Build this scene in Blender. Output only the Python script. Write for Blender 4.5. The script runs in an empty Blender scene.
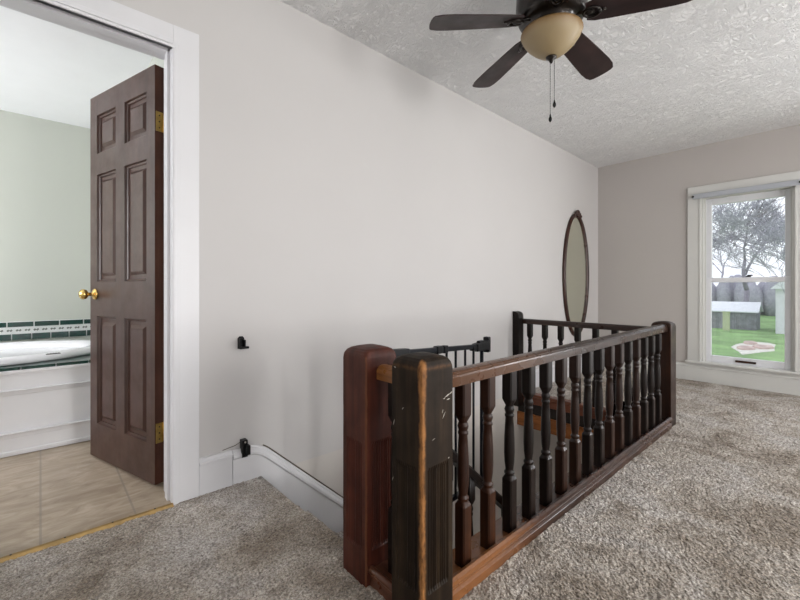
import bpy, math, random
import numpy as np
from mathutils import Vector, Matrix
random.seed(4)
SC = bpy.context.scene
COL = SC.collection
PI = math.pi

# ------------------------------------------------------------------ materials
def newmat(name):
    m = bpy.data.materials.new(name); m.use_nodes = True
    nt = m.node_tree; nt.nodes.clear()
    out = nt.nodes.new('ShaderNodeOutputMaterial'); b = nt.nodes.new('ShaderNodeBsdfPrincipled')
    nt.links.new(b.outputs[0], out.inputs[0])
    return m, nt, b, out
def N(nt, t, **kw):
    n = nt.nodes.new(t)
    for k, v in kw.items():
        if k in n.inputs: n.inputs[k].default_value = v
        else: setattr(n, k, v)
    return n
def coords(nt, scale=(1, 1, 1), kind='Object'):
    tc = N(nt, 'ShaderNodeTexCoord'); mp = N(nt, 'ShaderNodeMapping')
    mp.inputs['Scale'].default_value = scale
    nt.links.new(tc.outputs[kind], mp.inputs[0]); return mp.outputs[0]
def noise(nt, vec, scale, detail=3, rough=.5, dist=0):
    n = N(nt, 'ShaderNodeTexNoise'); n.inputs['Scale'].default_value = scale
    n.inputs['Detail'].default_value = detail; n.inputs['Roughness'].default_value = rough
    n.inputs['Distortion'].default_value = dist
    nt.links.new(vec, n.inputs['Vector']); return n.outputs['Fac']
def ramp(nt, fac, stops):
    r = N(nt, 'ShaderNodeValToRGB'); e = r.color_ramp.elements
    while len(e) < len(stops): e.new(.5)
    for i, (p, c) in enumerate(stops):
        e[i].position = p; e[i].color = (*c, 1) if len(c) == 3 else c
    nt.links.new(fac, r.inputs[0]); return r.outputs[0]
def mix(nt, fac, a, b, mode='MIX'):
    m = N(nt, 'ShaderNodeMix', data_type='RGBA', blend_type=mode)
    for s, v in ((0, fac), (6, a), (7, b)):
        if hasattr(v, 'is_linked') or hasattr(v, 'links'): nt.links.new(v, m.inputs[s])
        elif isinstance(v, (int, float)): m.inputs[s].default_value = v
        else: m.inputs[s].default_value = (*v, 1)
    return m.outputs[2]
def bump(nt, b, h, strength=.3, dist=.01):
    n = N(nt, 'ShaderNodeBump'); n.inputs['Strength'].default_value = strength; n.inputs['Distance'].default_value = dist
    nt.links.new(h, n.inputs['Height']); nt.links.new(n.outputs[0], b.inputs['Normal'])
def math_(nt, op, a, b=None, clamp=False):
    m = N(nt, 'ShaderNodeMath', operation=op, use_clamp=clamp)
    for s, v in ((0, a), (1, b)):
        if v is None: continue
        if isinstance(v, (int, float)): m.inputs[s].default_value = v
        else: nt.links.new(v, m.inputs[s])
    return m.outputs[0]

def plain(name, col, rough=.5, metal=0, var=.06, nscale=6, coat=0, emis=None, bumpy=0, bscale=60, spec=.5):
    m, nt, b, out = newmat(name); b.inputs['Specular IOR Level'].default_value = spec
    v = coords(nt); f = noise(nt, v, nscale, 4)
    lo = tuple(c*(1-var) for c in col); hi = tuple(min(1, c*(1+var)) for c in col)
    nt.links.new(ramp(nt, f, [(.3, lo), (.7, hi)]), b.inputs['Base Color'])
    b.inputs['Roughness'].default_value = rough; b.inputs['Metallic'].default_value = metal
    if coat: b.inputs['Coat Weight'].default_value = coat; b.inputs['Coat Roughness'].default_value = .15
    if bumpy: bump(nt, b, noise(nt, v, bscale, 4), bumpy, .002)
    if emis: b.inputs['Emission Color'].default_value = (*emis[0], 1); b.inputs['Emission Strength'].default_value = emis[1]
    return m

def wood(name, dark, mid, light, axis='z', rough=.33, grain=26, worn=None, spec=.35, coat=.08, dist=.3):
    m, nt, b, out = newmat(name)
    sc = {'x': (.06, 1, 1), 'y': (1, .06, 1), 'z': (1, 1, .06)}[axis]
    v = coords(nt, sc)
    f1 = noise(nt, v, grain, 5, .6, dist); f2 = noise(nt, coords(nt), 7, 4, .6)
    c = ramp(nt, f1, [(.28, dark), (.52, mid), (.78, light)])
    c = mix(nt, math_(nt, 'MULTIPLY', ramp(nt, f2, [(.42, (0, 0, 0)), (.7, (1, 1, 1))]), .55), c, dark)
    if worn: c = worn(nt, c)
    nt.links.new(c, b.inputs['Base Color'])
    r = ramp(nt, f2, [(.3, (rough*.8,)*3), (.7, (min(1, rough*1.35),)*3)])
    nt.links.new(r, b.inputs['Roughness'])
    b.inputs['Specular IOR Level'].default_value = spec
    b.inputs['Coat Weight'].default_value = coat; b.inputs['Coat Roughness'].default_value = .22
    bump(nt, b, f1, .15, .001)
    return m

def sepxyz(nt):
    tc = N(nt, 'ShaderNodeTexCoord'); s = N(nt, 'ShaderNodeSeparateXYZ')
    nt.links.new(tc.outputs['Object'], s.inputs[0]); return s.outputs
def smooth(nt, v, a, b_):
    m = N(nt, 'ShaderNodeMapRange', interpolation_type='SMOOTHSTEP')
    m.inputs['From Min'].default_value = a; m.inputs['From Max'].default_value = b_
    nt.links.new(v, m.inputs['Value']); return m.outputs[0]
HW = .0645
def worn_corner(nt, c):          # the finish is rubbed off along the post's outer corner and its top edges
    x, y, z = sepxyz(nt)
    n = noise(nt, coords(nt), 22, 4, .7)
    n2 = noise(nt, coords(nt, (1, 1, .35)), 60, 3, .7)
    d = math_(nt, 'MAXIMUM', x, y)             # nearest to (-HW,-HW)
    d = math_(nt, 'ADD', math_(nt, 'ADD', d, HW), math_(nt, 'MULTIPLY', math_(nt, 'SUBTRACT', n, .5), .016))
    k = smooth(nt, math_(nt, 'SUBTRACT', d, math_(nt, 'MULTIPLY', smooth(nt, z, .66, .76), .007)), .016, .005)
    zt = smooth(nt, math_(nt, 'ADD', math_(nt, 'ABSOLUTE', math_(nt, 'SUBTRACT', z, .742)), math_(nt, 'MULTIPLY', n, .016)), .017, .006)
    k = math_(nt, 'MAXIMUM', k, math_(nt, 'MULTIPLY', zt, .22))
    k = math_(nt, 'MULTIPLY', k, ramp(nt, n2, [(.25, (.65,)*3), (.5, (1, 1, 1))]))
    return mix(nt, k, c, ramp(nt, n2, [(.3, (.13, .055, .018)), (.6, (.30, .135, .045))]))
def worn_corner_thin(nt, c):
    x, y, z = sepxyz(nt); n = noise(nt, coords(nt, (1, 1, .5)), 40, 4, .8)
    d = math_(nt, 'ADD', math_(nt, 'ADD', math_(nt, 'MAXIMUM', x, y), HW), math_(nt, 'MULTIPLY', math_(nt, 'SUBTRACT', n, .5), .012))
    return mix(nt, math_(nt, 'MULTIPLY', smooth(nt, d, .005, .0005), .45), c, (.20, .08, .035))
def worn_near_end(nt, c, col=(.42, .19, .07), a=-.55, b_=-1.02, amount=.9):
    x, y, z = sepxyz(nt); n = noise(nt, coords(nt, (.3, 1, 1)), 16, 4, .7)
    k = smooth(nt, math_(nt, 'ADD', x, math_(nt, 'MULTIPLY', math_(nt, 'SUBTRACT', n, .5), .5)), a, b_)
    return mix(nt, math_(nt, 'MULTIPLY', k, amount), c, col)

M = {}
M['newel_dark'] = wood('newel_dark_wood', (.007, .004, .0025), (.022, .0135, .0075), (.055, .034, .018), rough=.5, worn=worn_corner, coat=0, spec=.15)
M['newel_red'] = wood('newel_red_wood', (.026, .006, .003), (.075, .018, .010), (.125, .036, .020), rough=.45, worn=worn_corner_thin, coat=0, spec=.25)
M['dark'] = wood('dark_stained_wood', (.004, .0025, .002), (.011, .0065, .005), (.026, .014, .009), rough=.36, coat=0, spec=.2)
M['brown'] = wood('brown_stained_wood', (.010, .0035, .002), (.034, .0115, .005), (.085, .031, .012), rough=.38, coat=0, spec=.25)
M['midbrown'] = wood('mid_brown_wood', (.008, .003, .002), (.022, .009, .005), (.046, .019, .010), rough=.34, coat=0, spec=.25)
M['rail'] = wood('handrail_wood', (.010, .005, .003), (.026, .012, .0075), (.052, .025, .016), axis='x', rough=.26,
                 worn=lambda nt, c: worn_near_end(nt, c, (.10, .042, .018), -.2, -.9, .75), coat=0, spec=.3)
M['railx'] = wood('back_rail_wood', (.014, .007, .005), (.035, .017, .012), (.06, .03, .02), axis='y', rough=.3)
M['railorange'] = wood('worn_orange_rail_wood', (.13, .05, .018), (.32, .13, .04), (.46, .22, .08), axis='y', rough=.3)
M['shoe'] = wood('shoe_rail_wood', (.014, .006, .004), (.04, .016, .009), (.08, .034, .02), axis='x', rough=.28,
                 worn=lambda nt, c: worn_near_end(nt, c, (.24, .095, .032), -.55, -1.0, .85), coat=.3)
M['shoey'] = wood('short_shoe_wood', (.05, .018, .010), (.12, .045, .024), (.2, .09, .05), axis='y', rough=.3)
M['fascia_orange'] = wood('orange_fascia_wood', (.17, .055, .014), (.32, .11, .026), (.42, .16, .042), axis='y', rough=.4)
M['fascia_brown'] = wood('brown_fascia_wood', (.09, .026, .013), (.17, .052, .024), (.24, .08, .038), axis='y', rough=.35)
M['fascia_black'] = wood('black_fascia_wood', (.008, .005, .004), (.014, .009, .007), (.022, .014, .01), axis='y', rough=.5)
M['door'] = wood('door_wood', (.034, .014, .009), (.058, .026, .018), (.080, .038, .027), rough=.36, grain=14, coat=.12, dist=.05)
M['door_edge'] = wood('door_edge_wood', (.045, .014, .008), (.09, .03, .017), (.12, .045, .025), rough=.4)
M['brass'] = plain('brass', (.80, .56, .19), .22, 1, .05)
M['threshold'] = plain('ochre_threshold_metal', (.30, .19, .06), .45, .3, .2, 30)
M['brass_old'] = plain('aged_brass', (.58, .40, .13), .32, 1, .15, 40)
M['black'] = plain('black_plastic', (.006, .006, .007), .38, 0, .1, spec=.2)
M['gate'] = plain('black_painted_metal', (.005, .006, .009), .4, 0, .1, spec=.2)
M['trim'] = plain('white_trim_paint', (.67, .67, .69), .38, 0, .03, 3, bumpy=.05)
M['wintrim'] = plain('window_trim_paint', (.60, .60, .58), .4, 0, .03, 3, bumpy=.05)
M['sash'] = plain('white_vinyl_sash', (.72, .73, .76), .35, 0, .02)
M['acrylic'] = plain('white_acrylic', (.80, .80, .83), .15, 0, .02, coat=.4)
M['apron'] = plain('white_painted_panel', (.76, .76, .78), .4, 0, .02)
M['bronze'] = plain('dark_bronze_metal', (.018, .014, .012), .28, .7, .2, 12, coat=.3)
M['blade'] = wood('fan_blade_wood', (.012, .007, .007), (.028, .014, .014), (.045, .022, .021), axis='x', rough=.42, grain=12)
M['bowl'] = None
M['mirrorframe'] = wood('mirror_frame_wood', (.015, .006, .004), (.04, .014, .009), (.075, .028, .017), rough=.3)
M['chip'] = plain('white_chip', (.42, .39, .34), .6)
M['gap'] = plain('dark_gap', (.10, .08, .06), .9)

def wallmat(name, col, bs=.06):
    m, nt, b, out = newmat(name)
    v = coords(nt); f = noise(nt, v, .9, 3, .55)
    nt.links.new(ramp(nt, f, [(.3, tuple(c*.975 for c in col)), (.7, tuple(c*1.02 for c in col))]), b.inputs['Base Color'])
    b.inputs['Roughness'].default_value = .62
    b.inputs['Specular IOR Level'].default_value = .3
    bump(nt, b, noise(nt, v, 45, 5, .6), bs, .004)
    return m
M['wall'] = wallmat('warm_white_wall_paint', (.545, .530, .524))
M['wall_taupe_backlit'] = wallmat('backlit_taupe_wall_paint', (.475, .447, .427))  # taupe, darkened so the window wall reads back-lit beside the left wall
M['wall_lower'] = wallmat('stairwell_wall_paint', (.58, .55, .52))
M['bathwall'] = wallmat('pale_green_wall_paint', (.49, .51, .46))

def ceilmat():
    m, nt, b, out = newmat('stomped_plaster_ceiling')
    v = coords(nt)
    # crow's foot strokes: short ridges pointing every way
    w = noise(nt, v, 5, 2, .5)
    vv = N(nt, 'ShaderNodeVectorMath', operation='SCALE'); nt.links.new(v, vv.inputs[0]); vv.inputs['Scale'].default_value = 1
    n1 = noise(nt, coords(nt, (1, .45, 1)), 20, 5, .6, 1.0)
    n2 = noise(nt, coords(nt, (.5, 1, 1)), 16, 5, .6, 1.2)
    r1 = math_(nt, 'ABSOLUTE', math_(nt, 'SUBTRACT', n1, .5)); r2 = math_(nt, 'ABSOLUTE', math_(nt, 'SUBTRACT', n2, .5))
    ridge = math_(nt, 'MINIMUM', r1, math_(nt, 'ADD', r2, .01))
    ridge = smooth(nt, ridge, .07, 0)
    h = math_(nt, 'ADD', ridge, math_(nt, 'MULTIPLY', noise(nt, v, 70, 3), .5))
    bump(nt, b, h, .72, .012)
    nt.links.new(ramp(nt, w, [(.3, (.83, .83, .835)), (.7, (.88, .88, .885))]), b.inputs['Base Color'])
    b.inputs['Roughness'].default_value = .8
    return m
M['ceil'] = ceilmat()
M['bathceil'] = plain('bath_ceiling_paint', (.90, .91, .93), .8, var=.01, bumpy=.4, bscale=30)

def carpetmat():
    m, nt, b, out = newmat('shaggy_beige_carpet')
    v = coords(nt)
    fine = noise(nt, v, 135, 3, .75, .3); tuft = noise(nt, v, 70, 3, .65, .4)
    big = noise(nt, v, 2.6, 5, .62, .6); mid = noise(nt, v, 11, 4, .6, .5)
    c = ramp(nt, fine, [(.30, (.07, .058, .05)), (.43, (.31, .275, .24)), (.55, (.58, .54, .49)), (.68, (.88, .85, .80))])
    c2 = ramp(nt, tuft, [(.33, (.50, .47, .45)), (.50, (1, 1, 1))])
    c = mix(nt, .8, c, c2, 'MULTIPLY')
    c = mix(nt, 1.0, c, ramp(nt, big, [(.38, (.50, .44, .375)), (.50, (.82, .78, .73)), (.64, (.96, .96, .98))]), 'MULTIPLY')
    c = mix(nt, 1.0, c, ramp(nt, mid, [(.35, (.70, .68, .66)), (.55, (1, 1, 1))]), 'MULTIPLY')
    g = N(nt, 'ShaderNodeGamma'); nt.links.new(c, g.inputs[0]); g.inputs[1].default_value = .86
    nt.links.new(g.outputs[0], b.inputs['Base Color'])
    b.inputs['Roughness'].default_value = .95; b.inputs['Specular IOR Level'].default_value = .1
    b.inputs['Sheen Weight'].default_value = .25; b.inputs['Sheen Roughness'].default_value = .5
    bump(nt, b, math_(nt, 'ADD', fine, math_(nt, 'MULTIPLY', tuft, 1.2)), .7, .007)
    return m
M['carpet'] = carpetmat()

def tilemat():
    m, nt, b, out = newmat('travertine_floor_tile')
    v = coords(nt, (1, 2.2, 1)); f = noise(nt, v, 6, 6, .65, 1.2); f2 = noise(nt, coords(nt), 2.2, 3)
    c = ramp(nt, f, [(.3, (.27, .21, .15)), (.5, (.38, .31, .235)), (.7, (.48, .41, .33))])
    c = mix(nt, 1, c, ramp(nt, f2, [(.3, (.85, .84, .82)), (.7, (1.08, 1.06, 1.04))]), 'MULTIPLY')
    x, y, z = sepxyz(nt)
    def joint(s, period, off, w):
        a = math_(nt, 'ABSOLUTE', math_(nt, 'SUBTRACT', math_(nt, 'FRACT', math_(nt, 'DIVIDE', math_(nt, 'SUBTRACT', s, off), period)), .5))
        return smooth(nt, a, .5-w*1.8/period, .5-w/period)
    jx = joint(x, .305, .9725-.305*30, .0028)
    jy = math_(nt, 'MULTIPLY', joint(y, .46, -9.2+.30, .002), .2)
    j = math_(nt, 'MAXIMUM', jx, jy)
    c = mix(nt, math_(nt, 'MULTIPLY', j, .6), c, (.22, .19, .155))
    nt.links.new(c, b.inputs['Base Color']); b.inputs['Roughness'].default_value = .38
    return m
M['tile'] = tilemat()
M['green_tile'] = plain('dark_green_glazed_tile', (.010, .045, .036), .12, 0, .3, 20, coat=.4)
M['grout'] = plain('white_grout', (.68, .70, .69), .6)
M['mosaic_dark'] = plain('grey_green_motif', (.12, .14, .12), .4)
def glassmat(name, haze=.0):
    m, nt, b, out = newmat(name)
    tr = N(nt, 'ShaderNodeBsdfTransparent'); gl = N(nt, 'ShaderNodeBsdfGlossy'); gl.inputs['Roughness'].default_value = .02
    tr.inputs[0].default_value = (.96, .97, .98, 1)
    mx = N(nt, 'ShaderNodeMixShader'); mx.inputs[0].default_value = .06
    nt.links.new(tr.outputs[0], mx.inputs[1]); nt.links.new(gl.outputs[0], mx.inputs[2])
    # translucent layer lays a hazy glow over the bright view outside
    df = N(nt, 'ShaderNodeBsdfTranslucent'); df.inputs[0].default_value = (.95, .95, 1, 1)
    m2 = N(nt, 'ShaderNodeMixShader'); m2.inputs[0].default_value = haze
    nt.links.new(mx.outputs[0], m2.inputs[1]); nt.links.new(df.outputs[0], m2.inputs[2])
    nt.links.new(m2.outputs[0], out.inputs[0]); nt.nodes.remove(b)
    return m
M['glass'] = glassmat('window_glass', .03)
def mirrormat():
    m, nt, b, out = newmat('old_mirror_glass')
    b.inputs['Base Color'].default_value = (.86, .89, .76, 1); b.inputs['Metallic'].default_value = 1
    b.inputs['Roughness'].default_value = .06
    return m
M['mirror'] = mirrormat()
def bowlmat():
    m, nt, b, out = newmat('amber_scavo_glass')
    f = noise(nt, coords(nt), 14, 4, .6)
    x, y, z = sepxyz(nt)
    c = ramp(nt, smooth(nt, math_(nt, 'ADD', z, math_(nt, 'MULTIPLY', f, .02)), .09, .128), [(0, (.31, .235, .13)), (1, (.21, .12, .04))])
    nt.links.new(c, b.inputs['Base Color']); b.inputs['Roughness'].default_value = .35
    b.inputs['Subsurface Weight'].default_value = .2; b.inputs['Subsurface Radius'].default_value = (.05, .04, .02)
    b.inputs['Coat Weight'].default_value = 0; b.inputs['Roughness'].default_value = .5
    return m
M['bowl'] = bowlmat()
M['grass'] = plain('lawn_grass', (.21, .36, .13), .9, 0, .3, .6)
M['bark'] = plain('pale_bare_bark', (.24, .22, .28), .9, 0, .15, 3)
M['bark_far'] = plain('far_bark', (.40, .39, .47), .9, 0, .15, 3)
M['shed'] = plain('weathered_grey_boards', (.27, .27, .31), .9, 0, .25, 2.5)
M['metalroof'] = plain('pale_metal_roof', (.78, .80, .86), .6)
M['siding'] = plain('white_siding', (.72, .72, .78), .7)
M['stone'] = plain('pale_pink_stone', (.55, .42, .38), .9, 0, .3, 1.5)
M['stone_white'] = plain('pale_concrete', (.72, .70, .64), .9, 0, .15, 1.5)
M['post'] = plain('pale_yellow_box', (.46, .50, .32), .8)
M['evergreen'] = plain('dark_hedge_leaves', (.16, .18, .20), .95, 0, .4, 1.2)
M['rod'] = plain('white_enamel_rod', (.40, .42, .46), .35)
M['wirewood'] = M['bronze']

# ------------------------------------------------------------------ mesh helpers
class MB:
    def __init__(s): s.v = []; s.f = []; s.mi = []; s.mats = []; s.xf = None; s.sm = []
    def _m(s, mat):
        if mat is None: return 0
        if mat not in s.mats: s.mats.append(mat)
        return s.mats.index(mat)
    def add(s, vs, fs, mat=None, smooth=False):
        o = len(s.v)
        s.v += [tuple(s.xf @ Vector(v)) if s.xf else tuple(v) for v in vs]
        k = s._m(mat)
        for f in fs: s.f.append(tuple(i+o for i in f)); s.mi.append(k); s.sm.append(smooth)
    def box(s, x0, x1, y0, y1, z0, z1, mat=None):
        s.add([(x0, y0, z0), (x1, y0, z0), (x1, y1, z0), (x0, y1, z0), (x0, y0, z1), (x1, y0, z1), (x1, y1, z1), (x0, y1, z1)],
              [(0, 3, 2, 1), (4, 5, 6, 7), (0, 1, 5, 4), (1, 2, 6, 5), (2, 3, 7, 6), (3, 0, 4, 7)], mat)
    def loft(s, rings, mat=None, smooth=True, caps=True, closed=False):
        n = len(rings[0]); vs = [p for r in rings for p in r]; fs = []
        m = len(rings)
        for i in range(m if closed else m-1):
            a, b = i*n, ((i+1) % m)*n
            for j in range(n): fs.append((a+j, a+(j+1) % n, b+(j+1) % n, b+j))
        if caps and not closed: fs += [tuple(range(n))[::-1], tuple(range((m-1)*n, m*n))]
        s.add(vs, fs, mat, smooth)
    def lathe(s, prof, c=(0, 0, 0), seg=24, mat=None, axis='z', smooth=True):
        rings = []
        for r, z in prof:
            ring = []
            for j in range(seg):
                a = 2*PI*j/seg; p = (r*math.cos(a), r*math.sin(a), z)
                if axis == 'x': p = (p[2], p[0], p[1])
                if axis == 'y': p = (p[1], p[2], p[0])
                ring.append((c[0]+p[0], c[1]+p[1], c[2]+p[2]))
            rings.append(ring)
        s.loft(rings, mat, smooth)
    def tube(s, pts, r, seg=8, mat=None, smooth=True, closed=False, ry=None):
        pts = [Vector(p) for p in pts]; rings = []; n = len(pts); up = Vector((0, 0, 1))
        for i, p in enumerate(pts):
            if closed: d = pts[(i+1) % n]-pts[i-1]
            else: d = pts[min(i+1, n-1)]-pts[max(i-1, 0)]
            d.normalize()
            u = up if abs(d.dot(up)) < .95 else Vector((1, 0, 0))
            a = d.cross(u).normalized(); b = a.cross(d).normalized()
            rr = r[i] if isinstance(r, (list, tuple)) else r
            rings.append([tuple(p+a*math.cos(t)*rr+b*math.sin(t)*(ry or rr)) for t in (2*PI*j/seg for j in range(seg))])
        s.loft(rings, mat, smooth, not closed, closed)
    def sweep(s, path, prof, frame, mat=None, smooth=False):   # prof points (a,b) -> frame(p, i) gives two vectors
        rings = []
        for i, p in enumerate(path):
            A, B = frame(i); p = Vector(p)
            rings.append([tuple(p+A*a+B*b) for a, b in prof])
        s.loft(rings, mat, smooth)
    def build(s, name, mat=None, parent=None, bevel=0, origin=None, autosmooth=False, bseg=2):
        me = bpy.data.meshes.new(name)
        V = np.array(s.v)
        if origin is None:
            lo, hi = V.min(0), V.max(0); origin = ((lo[0]+hi[0])/2, (lo[1]+hi[1])/2, lo[2])
        V = V-np.array(origin)
        me.from_pydata([tuple(v) for v in V], [], s.f)
        if s.mats:
            for m in s.mats: me.materials.append(m)
            me.polygons.foreach_set('material_index', s.mi)
        else: me.materials.append(mat)
        me.polygons.foreach_set('use_smooth', s.sm)
        me.validate(); me.update()
        o = bpy.data.objects.new(name, me); COL.objects.link(o)
        if parent is not None:
            o.parent = parent; o.location = Vector(origin)-wloc(parent)
        else: o.location = origin
        if bevel:
            b = o.modifiers.new('bevel', 'BEVEL'); b.width = bevel; b.segments = bseg; b.limit_method = 'ANGLE'; b.angle_limit = math.radians(40)
        return o
def wloc(o):
    v = Vector((0, 0, 0))
    while o is not None: v += o.location; o = o.parent
    return v
def tag(o, label=None, cat=None, group=None, kind=None):
    if label: o['label'] = label
    if cat: o['category'] = cat
    if group: o['group'] = group
    if kind: o['kind'] = kind
    return o
def empty(name, loc, label=None, cat=None, group=None, kind=None):
    o = bpy.data.objects.new(name, None); COL.objects.link(o); o.location = loc; o.empty_display_size = .1
    return tag(o, label, cat, group, kind)
def B(*a):
    m = MB(); m.box(*a); return m
def struct(mb, name, mat=None, label=None, cat=None, parent=None, bevel=0):
    o = mb.build(name, mat, parent, bevel); o['kind'] = 'structure'
    if label: o['label'] = label
    if cat: o['category'] = cat
    return o
def ceil_z(x): return 2.53-.016*x

# ------------------------------------------------------------------ room dimensions
YW = 2.03; YB = 2.18; XW = 5.10; X0 = -2.6; Y0 = -3.0; ZT = 2.68
DX0, DX1, DZ = -.29, .44, 2.07              # bathroom doorway
HX0, HX1, HY0 = .885, 3.30, .93              # stairwell hole
LZ = -2.75                                   # floor below

# walls
w = MB()
w.box(X0-.15, DX0, YW, YB, 0, ZT); w.box(DX0, DX1, YW, YB, DZ, ZT); w.box(DX1, XW, YW, YB, 0, ZT)
w.box(DX1, XW, YW, YB, LZ, 0, M['wall_lower']); w.box(X0-.15, DX1, YW, YB, LZ, -.27, M['wall_lower'])
w.mats = [M['wall'], M['wall_lower']]
w.mi = [0]*18+[1]*12
struct(w, 'wall_left', label='long warm white wall beside the stairwell', cat='wall')
WY0, WY1, WZ0, WZ1 = .30, 1.0, .20, 1.915   # opening of the visible window
def wall_x(x0, x1, ya, yb, za, zb, holes):
    m = MB(); ys = sorted(holes); cur = ya
    for (a, b, c, d) in ys:
        m.box(x0, x1, cur, a, za, zb); m.box(x0, x1, a, b, za, c); m.box(x0, x1, a, b, d, zb); cur = b
    m.box(x0, x1, cur, yb, za, zb); return m
struct(wall_x(XW, XW+.16, Y0-.15, YB, LZ, ZT, [(WY0, WY1, WZ0, WZ1), (-1.95, -1.1, WZ0, WZ1)]), 'wall_right', M['wall_taupe_backlit'], 'window wall at the far end, taupe white darkened as back-lit', 'wall')
def wall_y(y0, y1, xa, xb, za, zb, holes):
    m = MB(); cur = xa
    for (a, b, c, d) in sorted(holes):
        m.box(cur, a, y0, y1, za, zb); m.box(a, b, y0, y1, za, c); m.box(a, b, y0, y1, d, zb); cur = b
    m.box(cur, xb, y0, y1, za, zb); return m
struct(wall_y(Y0-.15, Y0, X0-.15, XW, 0, ZT, [(-1.2, -.3, .3, 2.0), (1.1, 2.0, .3, 2.0), (3.0, 3.9, .3, 2.0)]), 'wall_back', M['wall'], 'wall behind the camera with three windows', 'wall')
struct(wall_x(X0-.15, X0, Y0, YW, 0, ZT, [(-1.2, -.3, .3, 2.0)]), 'wall_near', M['wall'], 'wall behind the camera on the left with one window', 'wall')
# ceiling (sags a little towards the far end)
c = MB()
xa, xb = X0-.15, XW+.16
c.add([(xa, Y0-.15, ceil_z(xa)), (xb, Y0-.15, ceil_z(xb)), (xb, YB, ceil_z(xb)), (xa, YB, ceil_z(xa)),
       (xa, Y0-.15, ZT+.1), (xb, Y0-.15, ZT+.1), (xb, YB, ZT+.1), (xa, YB, ZT+.1)],
      [(0, 3, 2, 1), (4, 5, 6, 7), (0, 1, 5, 4), (1, 2, 6, 5), (2, 3, 7, 6), (3, 0, 4, 7)])
struct(c, 'ceiling', M['ceil'], 'light grey stomp textured plaster ceiling', 'ceiling')

# carpet floor: displaced pile on the part in view, plain slabs elsewhere
def carpet_floor():
    rng = np.random.default_rng(7)
    xa, xb, ya, yb, st = -.55, XW, -.30, YW, .0065
    nx, ny = int((xb-xa)/st)+1, int((yb-ya)/st)+1
    X = np.linspace(xa, xb, nx); Y = np.linspace(ya, yb, ny)
    def vn(cell):
        gx, gy = int((xb-xa)/cell)+3, int((yb-ya)/cell)+3
        g = rng.random((gx, gy)); fx = (X-xa)/cell; fy = (Y-ya)/cell
        ix = fx.astype(int); iy = fy.astype(int); tx = (fx-ix)[:, None]; ty = (fy-iy)[None, :]
        tx = tx*tx*(3-2*tx); ty = ty*ty*(3-2*ty)
        a = g[np.ix_(ix, iy)]; b = g[np.ix_(ix+1, iy)]; c_ = g[np.ix_(ix, iy+1)]; d = g[np.ix_(ix+1, iy+1)]
        return (a*(1-tx)+b*tx)*(1-ty)+(c_*(1-tx)+d*tx)*ty
    Z = (rng.random((nx, ny))-.5)*.004+(vn(.011)-.5)*.005+(vn(.045)-.5)*.003+(vn(.3)-.5)*.006
    Xg, Yg = np.meshgrid(X, Y, indexing='ij')
    Xg = Xg+(rng.random((nx, ny))-.5)*.003; Yg = Yg+(rng.random((nx, ny))-.5)*.003
    # rolled edge over the top of the stairs
    EX = lambda y: np.where(y < 1.03, HX0, np.where(y < 1.35, .872, .872-.022*(y-1.35)/.3))
    hole = lambda x, y: (x > EX(y)) & (x < HX1) & (y > HY0)
    V = np.stack([Xg, Yg, Z], -1).reshape(-1, 3)
    cx = (X[:-1]+X[1:])/2; cy = (Y[:-1]+Y[1:])/2
    keep = ~hole(cx[:, None], cy[None, :])
    ii, jj = np.nonzero(keep)
    a = ii*ny+jj; F = np.stack([a, a+ny, a+ny+1, a+1], -1)
    V = V.tolist(); F = F.tolist()
    m = MB(); m.add(V, F, None, False)
    t = -.015
    m.box(X0-.15, XW, Y0-.15, ya, -.29, 0); m.box(X0-.15, xa, ya, YW, -.29, 0)
    m.box(xa, .836, ya, YW, -.29, t); m.box(HX0-.02, HX1+.05, ya, HY0-.035, -.29, t); m.box(HX1+.05, XW, ya, YW, -.29, t)
    m.box(HX1-.0, HX1+.05, HY0-.035, YW, -.28, t)
    # carpet wrapped over the landing nosing
    m.tube([(.862, 1.03, -.014), (.860, 1.35, -.014), (.840, 1.65, -.014), (.838, YW, -.014)], .017, 12)
    o = m.build('floor', M['carpet']); o['kind'] = 'structure'
    tag(o, 'shaggy mottled beige and grey carpet of the landing', 'floor')
carpet_floor()

# staircase going down along the left wall
st = empty('staircase', (HX0, 1.55, LZ), 'carpeted flight of stairs going down along the white wall', 'staircase')
RUN, RISE, NS = .222, .203, 13
for k in range(1, NS+1):
    xs = HX0+RUN*(k-1); zt = -RISE*k-(.065 if k < NS else 0)
    m = MB(); m.box(xs-(.05 if k == 1 else .004), xs+RUN, 1.075, YW-.032, max(LZ, zt-RISE-.03), zt)
    m.tube([(xs+RUN-.006, 1.075, zt-.016), (xs+RUN-.006, YW-.032, zt-.016)], .016, 8)
    m.build('step', M['carpet'], st)
m = MB()   # closed outer string board
sl = RISE/RUN
za = -.02; xe = HX0+RUN*NS
m.add([(HX0+.03, 1.035, 0-.02), (xe, 1.035, -sl*(xe-HX0)+.05), (xe, 1.035, LZ), (xe-.35, 1.035, LZ), (HX0+.03, 1.035, -.40),
       (HX0+.03, 1.075, 0-.02), (xe, 1.075, -sl*(xe-HX0)+.05), (xe, 1.075, LZ), (xe-.35, 1.075, LZ), (HX0+.03, 1.075, -.40)],
      [(0, 1, 2, 3, 4), (9, 8, 7, 6, 5), (0, 5, 6, 1), (1, 6, 7, 2), (2, 7, 8, 3), (3, 8, 9, 4), (4, 9, 5, 0)])
m.build('string_board', M['midbrown'], st)

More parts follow.
